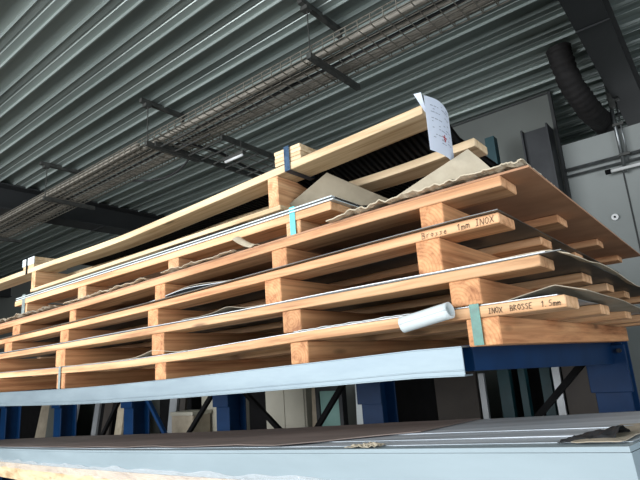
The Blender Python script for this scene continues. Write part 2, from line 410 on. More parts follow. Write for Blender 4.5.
# branch tray going back towards the wall
t = thing('ladder_tray', 'dark cable ladder branching off the wire tray towards the back wall', 'cable tray', (-3.7, 3.4, 3.7))
bx0, bx1, bz = -3.95, -3.42, 3.74
MB().box((bx0 - .012, 2.7, bz), (bx0 + .012, YW - .02, bz + .05)).build('side_rail', 'hanger', t)
MB().box((bx1 - .012, 3.05, bz), (bx1 + .012, YW - .02, bz + .05)).build('side_rail', 'hanger', t)
rm = MB()
yy = 2.75
while yy < YW: rm.box((bx0, yy, bz), (bx1, yy + .014, bz + .012)); yy += .16
rm.build('rungs', 'hanger', t)
lm = MB()
for xx in (-3.85, -3.75, -3.62, -3.52): lm.beam((xx, 2.6, bz + .02), (xx, YW - .05, bz + .02), .007, .007)
lm.build('long_wires', 'wire', t)
pp = [(-3.8 + .05 * math.sin(i * .5), 2.9 + .1 * i, bz + .035 + .02 * math.sin(i * .3)) for i in range(25)]
tag(MB().tube(pp, .016, 7).build('cable', 'cable_dark', smooth=True, origin=pp[0]), 'dark cable running along the branching ladder tray', 'cable', 'cables in the wire tray')
pp = [(-3.9 - .12 * i, 3.12 + .10 * math.sin(math.pi * i / 9), 3.79 - .07 * math.sin(math.pi * i / 9)) for i in range(10)]
tag(MB().tube(pp, .010, 7).build('cable', 'cable_dark', smooth=True, origin=pp[0]), 'dark cable sagging below the wire tray near the dark beam', 'cable', 'cables in the wire tray')
t = thing('ceiling_lamp', 'small pale tube lamp hanging below the cable tray junction', 'lamp', (-3.45, 3.22, 3.6))
MB().tube([(-3.56, 3.22, 3.6), (-3.32, 3.22, 3.6)], .014, 10).build('tube', 'white_tube', t, True)
MB().box((-3.58, 3.2, 3.61), (-3.30, 3.24, 3.635)).build('housing', 'hanger', t)
for xx in (-3.54, -3.34): MB().tube([(xx, 3.22, 3.635), (xx, 3.22, 3.745)], .003, 6).build('hanging_wire', 'hanger', t)

# ================================================================ BACKGROUND BEHIND THE RACK
def plain(name, mb, mat, label, cat, group=None, origin=None):
    return tag(mb.build(name, mat, origin=origin), label, cat, group)
# cabinets
def cabinet(x0, x1, y0, y1, h, label, mat='cabinet', doors=2):
    t = thing('cabinet', label, 'cabinet', ((x0 + x1) / 2, (y0 + y1) / 2, 0), 'cabinets behind the rack')
    MB().box((x0, y0, 0), (x1, y1, h), .006).build('body', mat, t)
    w = (x1 - x0 - .02) / doors
    for i in range(doors):
        d = MB().box((x0 + .01 + i * w + .003, y0 - .016, .06), (x0 + .01 + (i + 1) * w - .003, y0, h - .03), .003).build('door', mat, t)
        MB().box((x0 + .01 + (i + .8) * w, y0 - .034, h * .55), (x0 + .01 + (i + .8) * w + .012, y0 - .016, h * .7)).build('handle', 'hanger', d)
cabinet(-3.98, -3.44, 4.05, 4.6, 1.52, 'pale two-door metal cabinet seen beneath the beam beside the green glass panel')
cabinet(-5.06, -4.66, 4.1, 4.6, 1.52, 'narrow pale metal cabinet between the grey box and a blue rack upright', doors=1)
t = thing('storage_box', 'small grey box standing on a crate beneath the beam', 'box', (-5.05, 3.9, 0))
MB().box((-5.23, 3.8, 0.75), (-4.85, 4.05, 1.24), .01).build('body', 'grey_board', t); MB().box((-5.24, 3.79, 1.21), (-4.84, 4.06, 1.25), .004).build('lid', 'cabinet', t)
plain('crate', MB().box((-5.3, 3.75, 0), (-4.8, 4.1, 0.75), .01), 'brown_panel', 'dark crate carrying the small grey box', 'crate', origin=(-5, 3.9, 0))
t = thing('glass_panel', 'pale green glass panel standing upright behind the rack beside the pale cabinet', 'panel', (-3.1, 4.0, 0))
MB().box((-3.22, 4.0, 0.1), (-2.99, 4.03, 1.40)).build('pane', 'glass_green', t)
MB().box((-3.26, 3.98, 0), (-3.22, 4.05, 1.5)).box((-2.99, 3.98, 0), (-2.95, 4.05, 1.5)).box((-3.22, 3.98, 1.40), (-2.99, 4.05, 1.46)).build('frame', 'dark_steel', t)
def leaning(x, w, h, mat, label, lean=0.12, y=4.0, tx=0.05):
    mb = MB().add([(x, y, 0), (x + w, y, 0), (x + w, y + .03, 0), (x, y + .03, 0), (x + tx, y + lean, h), (x + w + tx, y + lean, h), (x + w + tx, y + lean + .03, h), (x + tx, y + lean + .03, h)],
        [(0,3,2,1),(4,5,6,7),(0,1,5,4),(1,2,6,5),(2,3,7,6),(3,0,4,7)])
    plain('leaning_board', mb, mat, label, 'board', 'boards leaning behind the rack', origin=(x, y, 0))
for a in ((-9.35, .45, 1.52, 'grey_board', 'grey board leaning behind the rack at the far end, first of the row', .15, 4.0, .25), (-8.85, .4, 1.5, 'wall', 'mid grey sheet leaning beside the first grey board at the far end'),
          (-8.35, .22, 1.5, 'steel_sheet', 'bright narrow steel strip leaning at the far end next to a blue upright', .12, 4.0, .25),
          (-7.55, .12, 1.55, 'steel_sheet', 'thin bright strip leaning left of the striped grey boards', .12, 4.0, .15), (-7.3, .2, 1.5, 'brown_panel', 'dark brown board in the middle leaning group', .12, 4.0, .15),
          (-6.95, .16, 1.55, 'kraft', 'beige board leaning right beside a dark board in the middle group', .12, 4.0, .15),
          (-5.75, .14, 1.5, 'steel_sheet', 'pale strip leaning just behind the second blue upright', .12, 4.0, .08), (-5.52, .1, 1.5, 'brown_panel', 'dark narrow board leaning by the grey storage box'),
          (-3.36, .1, 1.5, 'grey_board', 'narrow beige post board next to the glass panel', .05, 3.98, 0.02),
          (-2.80, .07, 1.5, 'white_film', 'thin white strip leaning by the dark blue upright', .05, 3.9, .03), (-2.70, .05, 1.38, 'steel_sheet', 'thin steel strip leaning beside the white strip')): leaning(*a)
plain('upright_board', MB().box((-2.03, 4.0, 0), (-1.68, 4.05, 1.50), .004), 'brown_panel', 'large grey-brown panel upright behind the rack under the beam end', 'panel', origin=(-1.85, 4, 0))
plain('white_strip', MB().box((-1.665, 4.02, 0), (-1.62, 4.05, 1.48)), 'steel_sheet', 'bright pale strip standing next to the grey-brown panel', 'strip', origin=(-1.64, 4, 0))
plain('upright_board', MB().box((-1.06, 4.06, 0), (-0.78, 4.10, 1.55), .004), 'brown_panel', 'dark brown panel upright beside the end upright of the rack', 'panel', origin=(-.9, 4, 0))
plain('white_strip', MB().box((-1.13, 4.07, 0), (-1.08, 4.10, 1.6)), 'steel_sheet', 'bright pale strip seen behind the diagonal brace of the end upright', 'strip', origin=(-1.1, 4, 0))
for x, w, l, hh in ((-1.56, .09, 'first dark teal upright right of the white strip', 1.55), (-1.40, .05, 'thin dark teal upright in the middle of three', 1.55), (-1.24, .07, 'dark teal upright next to the diagonal brace', 1.55)):
    plain('teal_upright', MB().box((x, 4.15, 0), (x + w, 4.22, hh)), 'teal_paint', l, 'post', 'teal uprights behind the rack', origin=(x, 4.15, 0))
plain('teal_post', MB().box((-1.62, 4.9, 0), (-1.53, 5.0, 3.71)), 'teal_paint', 'teal post rising behind the topmost pallet in front of the wall', 'post', origin=(-1.6, 4.95, 0))
for x0, x1, y0, h, l in ((-2.95, -2.06, 4.5, 1.5, 'dark filler box in the gap under the beam middle'), (-4.6, -4.1, 4.4, 1.5, 'dark filler box behind the braced upright'), (-6.6, -5.9, 4.6, 1.5, 'dark filler box behind the second blue upright'), (-8.0, -7.6, 4.4, 1.5, 'dark filler box between two groups of leaning boards'), (-1.6, -.78, 4.4, 1.5, 'dark filler box behind the teal uprights'), (-14.5, -9.4, 4.4, 1.5, 'dark filler box at the far end of the hall')):
    plain('dark_filler', MB().box((x0, y0, 0), (x1, y0 + .4, h), .01), 'black', l, 'dark filler', origin=((x0 + x1) / 2, y0, 0))  # added black boxes that keep the gaps behind the rack dark

# ================================================================ CANTILEVER RACK
BT = curve([(-9, 1.66), (-5, 1.612), (-3.44, 1.602), (-2.52, 1.597), (-1.886, 1.604), (-1.05, 1.623), (-0.62, 1.634), (-0.5, 1.628), (0, 1.628)])
def upright(xc, label):
    zt = BT(xc)
    t = thing('rack_upright', label, 'rack upright', (xc, 3.3, 0), 'blue cantilever rack uprights')
    w = .085
    MB().box((xc - w, 3.2, 0), (xc + w, 3.215, zt), .002).box((xc - w, 3.385, 0), (xc + w, 3.40, zt), .002).box((xc - .006, 3.215, 0), (xc + .006, 3.385, zt)).build('column', 'blue', t)
    # tapered arm: deeper at the column
    x0, x1 = xc - .04, xc + .035
    ya, yb = (1.355, 3.2); h0, h1 = .066, .118
    MB().add([(x0, ya, zt - h0), (x1, ya, zt - h0), (x1, yb, zt - h1), (x0, yb, zt - h1), (x0, ya, zt), (x1, ya, zt), (x1, yb, zt), (x0, yb, zt)],
             [(0,3,2,1),(4,5,6,7),(0,1,5,4),(1,2,6,5),(2,3,7,6),(3,0,4,7)]).build('arm', 'blue', t)
    MB().box((xc - .10, 3.17, zt - .26), (xc + .10, 3.2, zt - .02), .003).build('arm_bracket', 'blue', t)
    for sx in (-1, 1): MB().tube([(xc + sx * .075, 3.17, zt - .05), (xc + sx * .075, 3.145, zt - .05)], .012, 6).build('bolt', 'dark_steel', t)
    uu = (-.214 - xc) / .987; zl = 1.415 - .0535 * uu - .245; yf = 1.30 + .153 * uu
    if zl > 1.0: MB().box((xc - .05, yf, zl - .09), (xc + .05, 3.2, zl), .003).build('lower_arm', 'blue', t)
    MB().box((xc - .12, 1.6, 0), (xc + .12, 3.5, .1), .004).build('foot', 'blue', t)
    return t
UX = (-0.60, -2.12, -3.67, -5.13, -6.65, -8.2)
ul = ('end blue rack upright with tapered arm beneath the handwritten lowest pallet', 'dark blue rack upright right of the green glass panel', 'blue rack upright left of the pale two-door cabinet',
      'bright blue rack upright right of the leaning boards group', 'blue rack upright fourth along from the green glass panel', 'blue rack upright nearest the far end boards')
for x, l in zip(UX, ul): upright(x, l)
def brace(p, q, label):
    plain('rack_brace', MB().beam(p, q, .035, .035), 'black' if 'dark' in label else 'blue', label, 'brace', 'diagonal rack braces', origin=p)
brace((-1.25, 3.25, 1.02), (-0.70, 3.25, 1.56), 'dark diagonal brace reaching up to the end blue upright')
brace((-3.60, 3.25, 1.58), (-2.88, 3.25, 1.02), 'dark diagonal brace running down past the pale cabinet')
brace((-2.80, 3.25, 1.02), (-2.30, 3.25, 1.58), 'dark diagonal brace crossing the green glass panel')
brace((-5.0, 3.25, 1.58), (-4.5, 3.25, 1.02), 'blue diagonal brace running down from the bright blue upright')
brace((-4.3, 3.25, 1.02), (-3.75, 3.25, 1.56), 'dark diagonal brace left of the blue upright by the pale cabinet')
brace((-5.75, 3.25, 1.02), (-5.25, 3.25, 1.58), 'dark diagonal brace left of the bright blue upright')
# galvanized front beam (a C section that sags a little)
t = thing('galvanized_beam', 'long pale galvanized steel beam under the lowest pallet with a slight sag', 'beam', (-2.5, 1.33, 1.6))
xs = lins(-9.0, -0.572, 60)
MB().sweep(xs, lambda x: (1.303, 1.307, BT(x) - .073, BT(x) - .001), .0008).build('front_web', 'galv', t)
MB().sweep(xs, lambda x: (1.302, 1.352, BT(x) - .004, BT(x)), .0008).build('top_flange', 'galv', t)
MB().sweep(xs, lambda x: (1.300, 1.352, BT(x) - .076, BT(x) - .072), .0008).build('bottom_flange', 'galv', t)
MB().sweep(xs, lambda x: (1.3005, 1.303, BT(x) - .062, BT(x) - .059), .0005).build('pressed_rib', 'galv', t)

# ================================================================ PALLETS
T1 = curve([(-4.1, 1.714), (-3.45, 1.712), (-2.6, 1.699), (-1.95, 1.699), (-1.04, 1.722), (-0.5, 1.728), (0, 1.729)])
T2 = curve([(-4.1, 1.824), (-3.48, 1.823), (-2.6, 1.820), (-1.9, 1.821), (-1.2, 1.825), (-0.6, 1.830), (-0.3, 1.833)])
T3 = curve([(-4.1, 1.902), (-3.49, 1.908), (-2.6, 1.916), (-1.89, 1.926), (-1.2, 1.944), (-0.6, 1.959), (-0.3, 1.961)])
T4 = curve([(-4.1, 1.996), (-3.51, 1.999), (-2.69, 2.008), (-1.96, 2.024), (-1.01, 2.048), (-0.58, 2.055), (-0.3, 2.056)])
T5 = curve([(-3.7, 2.146), (-2.6, 2.150), (-1.9, 2.153), (-0.9, 2.163)])
T6 = curve([(-4.0, 2.334), (-3.34, 2.331), (-2.43, 2.320), (-2.0, 2.330), (-1.05, 2.365), (-0.5, 2.384)])
SH = 0.005
def pallet(label, top, base, skids, ys, x0, x1, th=.028, w=.122, plank='plank_a', skid='skid', yend=3.1, yfront=1.317, cham=.0022, xr=None):
    mid = (x0 + x1) / 2
    t = thing('wooden_pallet', label, 'pallet', (mid, (yfront + yend) / 2, base(mid)), 'stacked wooden pallets')
    first = None
    for i, y0 in enumerate(ys):
        xe = x1 if i == 0 else x1 + random.uniform(-.012, .008)
        o = MB().sweep(lins(x0, xe, 48), lambda x: (y0, y0 + w, top(x) - th, top(x)), cham, jit=.004).build('deck_board', plank, t)
        if i == 0: first = o
    for (a, b2) in skids:
        xm = (a + b2) / 2; bz = base(xm)
        MB().sweep(lins(yfront + .003, yend, 12), lambda y: (a, b2, bz, top(xm) - th - .0005), .0025, 'Y', jit=.002).build('skid', skid, t, own=True)
    return t, first
P1, d1 = pallet('lowest wooden pallet resting on the galvanized beam, front board marked INOX BROSSE 1.5mm', T1, BT,
    [(-.557, -.471), (-1.174, -1.099), (-1.927, -1.852), (-2.767, -2.684), (-3.55, -3.47)], [1.317, 1.735, 2.17, 2.60, 2.98], -4.0, -.307, .029, plank='plank_b', yend=3.16)
P2, d2 = pallet('second wooden pallet up from the beam, between the two handwritten pallets', T2, lambda x: T1(x) + .006,
    [(-.592, -.507), (-1.201, -1.121), (-1.949, -1.865), (-2.789, -2.694), (-3.6, -3.52)], [1.317, 1.76, 2.15, 2.55, 2.96], -4.0, -.348, .028, plank='plank_b')
P3, d3 = pallet('third wooden pallet up, its front board handwritten near the end with Brosse 1mm INOX', T3, lambda x: T2(x) + .007,
    [(-.677, -.602), (-1.278, -1.202), (-1.979, -1.907), (-2.752, -2.668), (-3.431, -3.333)], [1.317, 1.72, 2.13, 2.55, 2.97], -4.0, -.43, .028)
P4, d4 = pallet('fourth wooden pallet up, topped by a brown board and crumpled paper', T4, lambda x: T3(x) + .004,
    [(-.653, -.581), (-1.237, -1.167), (-1.929, -1.858), (-2.662, -2.60), (-3.334, -3.239)], [1.317, 1.87, 2.45, 3.0], -4.0, -.41, .028, yend=3.12)
P5, d5 = pallet('fifth and shorter wooden pallet with turquoise strap and bright sheets on top', T5, lambda x: T4(x) + .010,
    [(-1.235, -1.165), (-1.95, -1.875), (-2.75, -2.665), (-3.43, -3.365)], [1.40, 1.78, 2.2, 2.6], -3.53, -1.02, .030, plank='plank_b', skid='skid_pale', yend=2.72, yfront=1.40)

# topmost pallet: deck boards on tall narrow bearers with a thin pale runner below
t6 = thing('wooden_pallet', 'topmost pale wooden pallet with long overhanging board and taped paper label', 'pallet', (-2.2, 1.9, 2.2), 'stacked wooden pallets')
DROP = lambda x: .048 * (lambda t: t * t * (3 - 2 * t))(max(0, min(1, (x + 1.9) / 1.1)))   # the rear boards droop at the free end
RB = curve([(-3.6, 2.176), (-1.1, 2.190)])
for i, (y0, xe) in enumerate(((1.40, -.640), (1.665, -.585), (2.10, -.61), (2.50, -.60))):
    xs_ = lins(-4.15 if i == 0 else -3.6, xe, 48)
    MB().sweep(xs_, lambda x: (y0, y0 + .118, T6(x) - .030 - (DROP(x) if i else 0), T6(x) - (DROP(x) if i else 0)), .002, jit=.003).build('deck_board', 'plank_c', t6)
for (a, b2) in ((-1.315, -1.262), (-3.32, -3.27)):
    xm = (a + b2) / 2
    MB().sweep([1.402, 1.52, 1.66, 2.0, 2.3, 2.62], lambda y: (a, b2, RB(xm) + .020, T6(xm) - .0305 - DROP(xm) * max(0, min(1, (y - 1.52) / .13))), .002, 'Y', jit=.001).build('bearer', 'skid_pale', t6, own=True)
MB().sweep(lins(-3.322, -1.255, 30), lambda x: (1.40, 1.48, RB(x), RB(x) + .019), .0015).build('bottom_runner', 'plank_c', t6)
MB().sweep(lins(-3.0, -1.255, 30), lambda x: (2.45, 2.53, RB(x), RB(x) + .019), .0015).build('bottom_runner', 'plank_c', t6)

# ---------------------------------------------------------------- handwriting on the boards
GL = {'I': [[(0.2,1),(0.8,1)],[(0.5,1),(0.5,0)],[(0.2,0),(0.8,0)]], 'N': [[(0,0),(0.05,1),(0.9,0),(0.95,1)]], 'O': [[(0.5,1),(0.1,0.7),(0.1,0.25),(0.5,0),(0.9,0.3),(0.9,0.75),(0.5,1)]],
      'X': [[(0,1),(1,0)],[(1,1),(0,0)]], 'B': [[(0,0),(0,1),(0.7,0.85),(0.6,0.55),(0,0.5),(0.85,0.35),(0.7,0.05),(0,0)]], 'R': [[(0,0),(0,1),(0.8,0.8),(0,0.5),(0.9,0)]],
      'S': [[(0.9,0.9),(0.4,1),(0.1,0.75),(0.8,0.35),(0.6,0.02),(0.05,0.08)]], 'E': [[(0.9,1),(0.05,1),(0,0),(0.9,0)],[(0,0.5),(0.7,0.5)]], '1': [[(0.2,0.7),(0.6,1),(0.6,0)]],
      '.': [[(0.4,0.0),(0.5,0.08)]], '5': [[(0.9,1),(0.2,1),(0.15,0.55),(0.8,0.5),(0.8,0.1),(0.1,0)]], 'm': [[(0,0),(0,0.55)],[(0,0.4),(0.25,0.6),(0.45,0.45),(0.45,0)],[(0.45,0.4),(0.7,0.6),(0.95,0.45),(0.95,0)]],
      'r': [[(0.2,0),(0.2,0.55)],[(0.2,0.4),(0.8,0.6)]], 'o': [[(0.5,0.55),(0.15,0.3),(0.5,0),(0.85,0.3),(0.5,0.55)]], 's': [[(0.8,0.5),(0.3,0.52),(0.7,0.2),(0.2,0.0)]], 'e': [[(0.15,0.28),(0.8,0.35),(0.5,0.58),(0.15,0.25),(0.5,0),(0.85,0.08)]]}
def write(text, board, x0, x1, zc, hgt, y, th=.0011):
    mb = MB(); n = len(text); wd = (x1 - x0) / n
    rnd = random.Random(3)
    for i, ch in enumerate(text):
        if ch not in GL: continue
        cx = x0 + i * wd; z0 = zc(cx) - hgt / 2 + rnd.uniform(-.001, .001); cw = wd * (.34 if ch == '.' else .76)
        sl = .15
        for st in GL[ch]:
            q = [(cx + (a + sl * b2) * cw + rnd.uniform(-.0004, .0004), z0 + b2 * hgt + rnd.uniform(-.0004, .0004)) for a, b2 in st]
            for (ax, az), (bx, bz) in zip(q, q[1:]):
                dx, dz = bx - ax, bz - az; L = math.hypot(dx, dz) or 1e-6; ux, uz = dx / L * th / 2, dz / L * th / 2; nx, nz = -uz, ux
                c = [(ax - ux + nx, az - uz + nz), (ax - ux - nx, az - uz - nz), (bx + ux - nx, bz + uz - nz), (bx + ux + nx, bz + uz + nz)]
                mb.add([(p[0], y, p[1]) for p in c] + [(p[0], y + .0004, p[1]) for p in c], [(0,1,2,3),(7,6,5,4),(0,4,5,1),(1,5,6,2),(2,6,7,3),(3,7,4,0)])
    o = mb.build('handwriting', 'ink', board); o['label'] = 'black marker writing ' + text.strip(); return o
write('INOX  BROSSE  1.5mm', d1, -.494, -.318, lambda x: T1(x) - .0155, .0135, 1.3155 - .0005)
write('Brosse  1mm INOX', d3, -.652, -.442, lambda x: T3(x) - .0150, .0175, 1.3155 - .0005)

# ---------------------------------------------------------------- straps (straps move with the pallet they bind)
def strap(parent, name, x, y0, zlo, zhi, mat, w=.016, back=None, th=.0012, lab=None):
    mb = MB().box((x - w/2, y0 - th - .0016, zlo), (x + w/2, y0 - .0016, zhi))
    o = mb.build(name, mat, parent)
    if lab: o['label'] = lab
    return o
strap(P1, 'strap', -.529, 1.317, BT(-.53) + .001, T1(-.53) + .007, 'green', .026, lab='dark green packing strap')
strap(P1, 'strap', -2.73, 1.317, BT(-2.7), T1(-2.7) + .006, 'greystrap', .022, lab='grey green packing strap')
strap(P5, 'strap', -1.197, 1.40, T4(-1.2) + .01, T5(-1.2) + .024, 'turq', .026, lab='turquoise packing strap')
strap(P5, 'strap', -3.40, 1.40, T4(-3.4) + .01, T5(-3.4) + .028, 'greystrap', .04, lab='pale bluish packing strap')

# ---------------------------------------------------------------- sheets lying on the pallets
def flat_sheet(name, mat, label, cat, zf, x0, x1, y0, y1, th, nx=50, ny=16, group=None, smooth=False, dz=None):
    dz = dz or (lambda x, y: 0)
    mb = MB().sheet(lambda u, v: (x0 + (x1 - x0) * u, y0 + (y1 - y0) * v, zf(x0 + (x1 - x0) * u) + dz(x0 + (x1 - x0) * u, y0 + (y1 - y0) * v)), nx, ny, th)
    return tag(mb.build(name, mat, smooth=smooth, origin=((x0 + x1) / 2, (y0 + y1) / 2, zf((x0 + x1) / 2))), label, cat, group)
ss = lambda a, b2, x: (lambda t: t * t * (3 - 2 * t))(max(0, min(1, (x - a) / (b2 - a))))
G = 'metal sheets on the pallets'
# P1: sheet, then an interleaf whose corner lifts like a tent
flat_sheet('steel_sheet', 'steel_sheet', 'pale steel sheet on the lowest pallet above the INOX BROSSE writing', 'steel sheet', T1, -3.95, -.325, 1.322, 3.05, .0022, group=G, dz=lambda x, y: .0014)
def tent(x, y):
    a = max(0, min(1, (x + .455) / .125)) * (1 - max(0, min(1, (x + .33) / .068)) * .95)
    return .003 + .023 * a * (1 - ss(1.34, 1.95, y)) + .008 * math.sin(y * 5) * ss(-.45, -.3, x) * ss(1.5, 2, y)
flat_sheet('interleaf_sheet', 'grey_board', 'thin grey-beige cover sheet bent up like a tent on the lowest pallet', 'paper sheet', T1, -1.05, -.262, 1.33, 3.0, .002, 60, 30, dz=tent)
def lift(xc, w, h, y0=1.33, yd=.6): return lambda x, y: h * math.exp(-((x - xc) / w) ** 2) * (1 - ss(y0, y0 + yd, y))
# P2
flat_sheet('steel_sheet', 'sheet_dark', 'dark lower steel sheet overhanging the end of the second pallet', 'steel sheet', T2, -3.95, -.298, 1.320, 3.05, .0024, group=G, dz=lambda x, y: .0013)
flat_sheet('steel_sheet', 'steel_sheet', 'upper pale steel sheet lying on the second pallet', 'steel sheet', T2, -3.95, -.335, 1.318, 3.0, .0024, group=G, dz=lambda x, y: .0042 + .0012 * math.sin(x * 5))
def ragged(x, y): return .0075 + .001 * ss(-.55, -.34, x) + .004 * noise.noise(Vector((x * 9, y * 7, 1))) * ss(-.6, -.3, x) + .003 * ss(-.34, -.28, x) * math.sin(y * 4.2) ** 2
flat_sheet('interleaf_sheet', 'kraft', 'wavy beige cover paper hanging over the end of the second pallet', 'paper sheet', T2, -.62, -.284, 1.33, 3.0, .0022, 24, 50, dz=lambda x, y: ragged(x, y) - .020 * ss(-.335, -.272, x) * (.6 + .4 * math.sin(y * 6)))
flat_sheet('torn_paper', 'kraft', 'torn strip of paper curling up on the second pallet towards its far end', 'paper', T2, -2.75, -1.72, 1.319, 1.46, .0015, 40, 6, dz=lambda x, y: -T2(x) + T1(x) + .005 + .02 * math.exp(-((x + 1.95) / .12) ** 2) * abs(math.sin(x * 9)) + .003 * noise.noise(Vector((x * 12, y * 20, 3))))
# P3
flat_sheet('steel_sheet', 'sheet_dark', 'grey steel sheet lying on the third pallet, end seen beside the handwriting', 'steel sheet', T3, -3.95, -.425, 1.30, 3.0, .0022, group=G, dz=lambda x, y: .0013)
def bow(xc, w, h): return lambda x, y: .0035 + h * math.exp(-((x - xc) / w) ** 2) * (1 - ss(1.33, 1.8, y))
flat_sheet('steel_sheet', 'steel_sheet', 'bowed steel sheet arching up off the third pallet', 'steel sheet', T3, -3.9, -1.25, 1.322, 2.8, .002, group=G, dz=lambda x, y: .0035 + .020 * math.exp(-((x + 1.72) / .20) ** 2) * (1 - ss(1.33, 1.7, y)))
flat_sheet('interleaf_sheet', 'grey_board', 'dull cover sheet arching highest over the third pallet', 'paper sheet', T3, -3.85, -1.40, 1.330, 2.7, .002, dz=lambda x, y: .0065 + .026 * math.exp(-((x + 1.70) / .18) ** 2) * (1 - ss(1.35, 1.7, y)))
# P1-level curled paper near x -1.5 and P2 skid gap
flat_sheet('torn_paper', 'grey_board', 'grey torn paper lifting beneath the middle of the third pallet', 'paper', T2, -1.75, -1.28, 1.322, 1.5, .0016, 30, 6, dz=lambda x, y: .009 + .016 * math.exp(-((x + 1.48) / .07) ** 2) + .003 * noise.noise(Vector((x * 14, y * 20, 8))))
# P4: thick brown board and ragged cardboard edge
flat_sheet('brown_board', 'brownboard', 'large brown fibreboard overhanging the end of the fourth pallet', 'board', T4, -3.9, -.338, 1.322, 3.2, .006, group=None, dz=lambda x, y: .0016)
def rag(seed, amp, base=0.0):
    return lambda x, y: base + amp * (.5 + .5 * noise.noise(Vector((x * 16, y * 18, seed)))) + amp * .5 * noise.noise(Vector((x * 45, y * 40, seed + 5)))
flat_sheet('crumpled_paper', 'kraft', 'crumpled beige packing paper bunched along the near end of the fourth pallet', 'paper', T4, -.97, -.345, 1.296, 1.60, .0035, 160, 18, dz=lambda x, y: .0068 + (rag(2, .016)(x, y) + .005 * abs(noise.noise(Vector((x * 120, y * 90, 4))))) * ss(-.99, -.85, x))
flat_sheet('crumpled_paper', 'kraft', 'crumpled paper lying on the fourth pallet left of the turquoise strap', 'paper', T4, -1.86, -1.42, 1.300, 1.39, .002, 60, 8, dz=lambda x, y: .0072 + rag(7, .014)(x, y))
flat_sheet('crumpled_paper', 'kraft', 'crumpled paper on the fourth pallet towards its far end', 'paper', T4, -2.70, -1.98, 1.302, 1.39, .002, 80, 8, dz=lambda x, y: .0072 + rag(9, .016)(x, y))
flat_sheet('crumpled_paper', 'grey_board', 'pale crumpled wrapping bunched at the far end of the fourth pallet', 'wrapping', T4, -3.9, -2.85, 1.302, 1.39, .002, 90, 10, dz=lambda x, y: .0072 + rag(12, .030)(x, y))
# curled scrap between P4 and P5
mb = MB().sheet(lambda u, v: (-1.43 + .10 * u + .02 * v, 1.315 + .04 * v, T4(-1.4) + .008 + .050 * (1 - u) ** 1.5 + .012 * math.sin(v * 3.1)), 16, 6, .002)
tag(mb.build('paper_scrap', 'kraft', origin=(-1.40, 1.33, T4(-1.4))), 'small curled scrap of paper sticking up below the fifth pallet', 'paper')
# P5 bright sheets
for i, (x1, th, mt, l) in enumerate(((-1.005, .0045, 'white_film', 'lower bright white-edged sheet on the fifth pallet'), (-1.0, .003, 'sheet_dark', 'thin dark sheet between the two bright sheets of the fifth pallet'), (-1.01, .0045, 'white_film', 'upper bright white-edged sheet on the fifth pallet'))):
    flat_sheet('cover_sheet', mt, l, 'sheet', T5, -3.5, x1, 1.393 + (.006 if i == 1 else 0), 2.68, th, group='bright sheets on the fifth pallet', dz=lambda x, y, i=i: .0006 + .0062 * i - (.0012 if i == 2 else 0))
tag(MB().sweep(lins(-2.0, -1.45, 8), lambda x: (1.402, 1.47, T5(x) + .0180, T5(x) + .0225), .001).build('spacer_strip', 'black', origin=(-1.7, 1.43, T5(-1.7))), 'thin dark strip lying on the bright sheets below the pale runner', 'strip')

# bent cardboard corners
def corner(P00, P10, P01, label, mat='kraft', bow_=.01, th=.003, name='cardboard_flap'):
    a, b2, c = Vector(P00), Vector(P10), Vector(P01); n = (b2 - a).cross(c - a).normalized(); K = 12
    mb = MB(); lo = []; idx = {}
    for i in range(K + 1):
        for j in range(K + 1 - i):
            u, v = i / K, j / K
            p = a + (b2 - a) * u + (c - a) * v + n * (bow_ * math.sin(math.pi * u) * 1.0 + bow_ * math.sin(math.pi * v) + .002 * noise.noise(Vector((u * 4, v * 4, bow_ * 99))))
            idx[(i, j)] = len(lo); lo.append(p)
    L = len(lo); vs = lo + [p + n * th for p in lo]; fs = []
    for i in range(K):
        for j in range(K - i):
            q = (idx[(i, j)], idx[(i + 1, j)], idx[(i, j + 1)]); fs.append(q[::-1]); fs.append(tuple(k + L for k in q))
            if (i + 1, j + 1) in idx:
                q = (idx[(i + 1, j)], idx[(i + 1, j + 1)], idx[(i, j + 1)]); fs.append(q[::-1]); fs.append(tuple(k + L for k in q))
    bd = [(i, 0) for i in range(K + 1)] + [(K - j, j) for j in range(1, K + 1)] + [(0, K - j) for j in range(1, K)]
    for p, q in zip(bd, bd[1:] + bd[:1]): fs.append((idx[p], idx[q], idx[q] + L, idx[p] + L))
    mb.add(vs, fs)
    return tag(mb.build(name, mat, origin=P00), label, 'cardboard')
corner((-1.115, 1.52, 2.325), (-1.285, 1.46, 2.215), (-.93, 1.72, 2.195), 'bent grey-beige cardboard flap rising on the bright sheets by the tall bearer', 'grey_flap')
corner((-.560, 1.52, 2.238), (-.800, 1.37, 2.082), (-.475, 1.60, 2.110), 'large beige cardboard corner standing up below the paper label', 'kraft', .006)

# ---------------------------------------------------------------- things on the topmost pallet
# black ribbed panel
mb = MB(); x0, x1, ya, yb = -3.1, -.645, 1.575, 2.95; prof = []
yk = ya
while yk < yb: prof += [(yk, 0), (yk + .012, 0), (yk + .018, .022), (yk + .028, .022)]; yk += .034
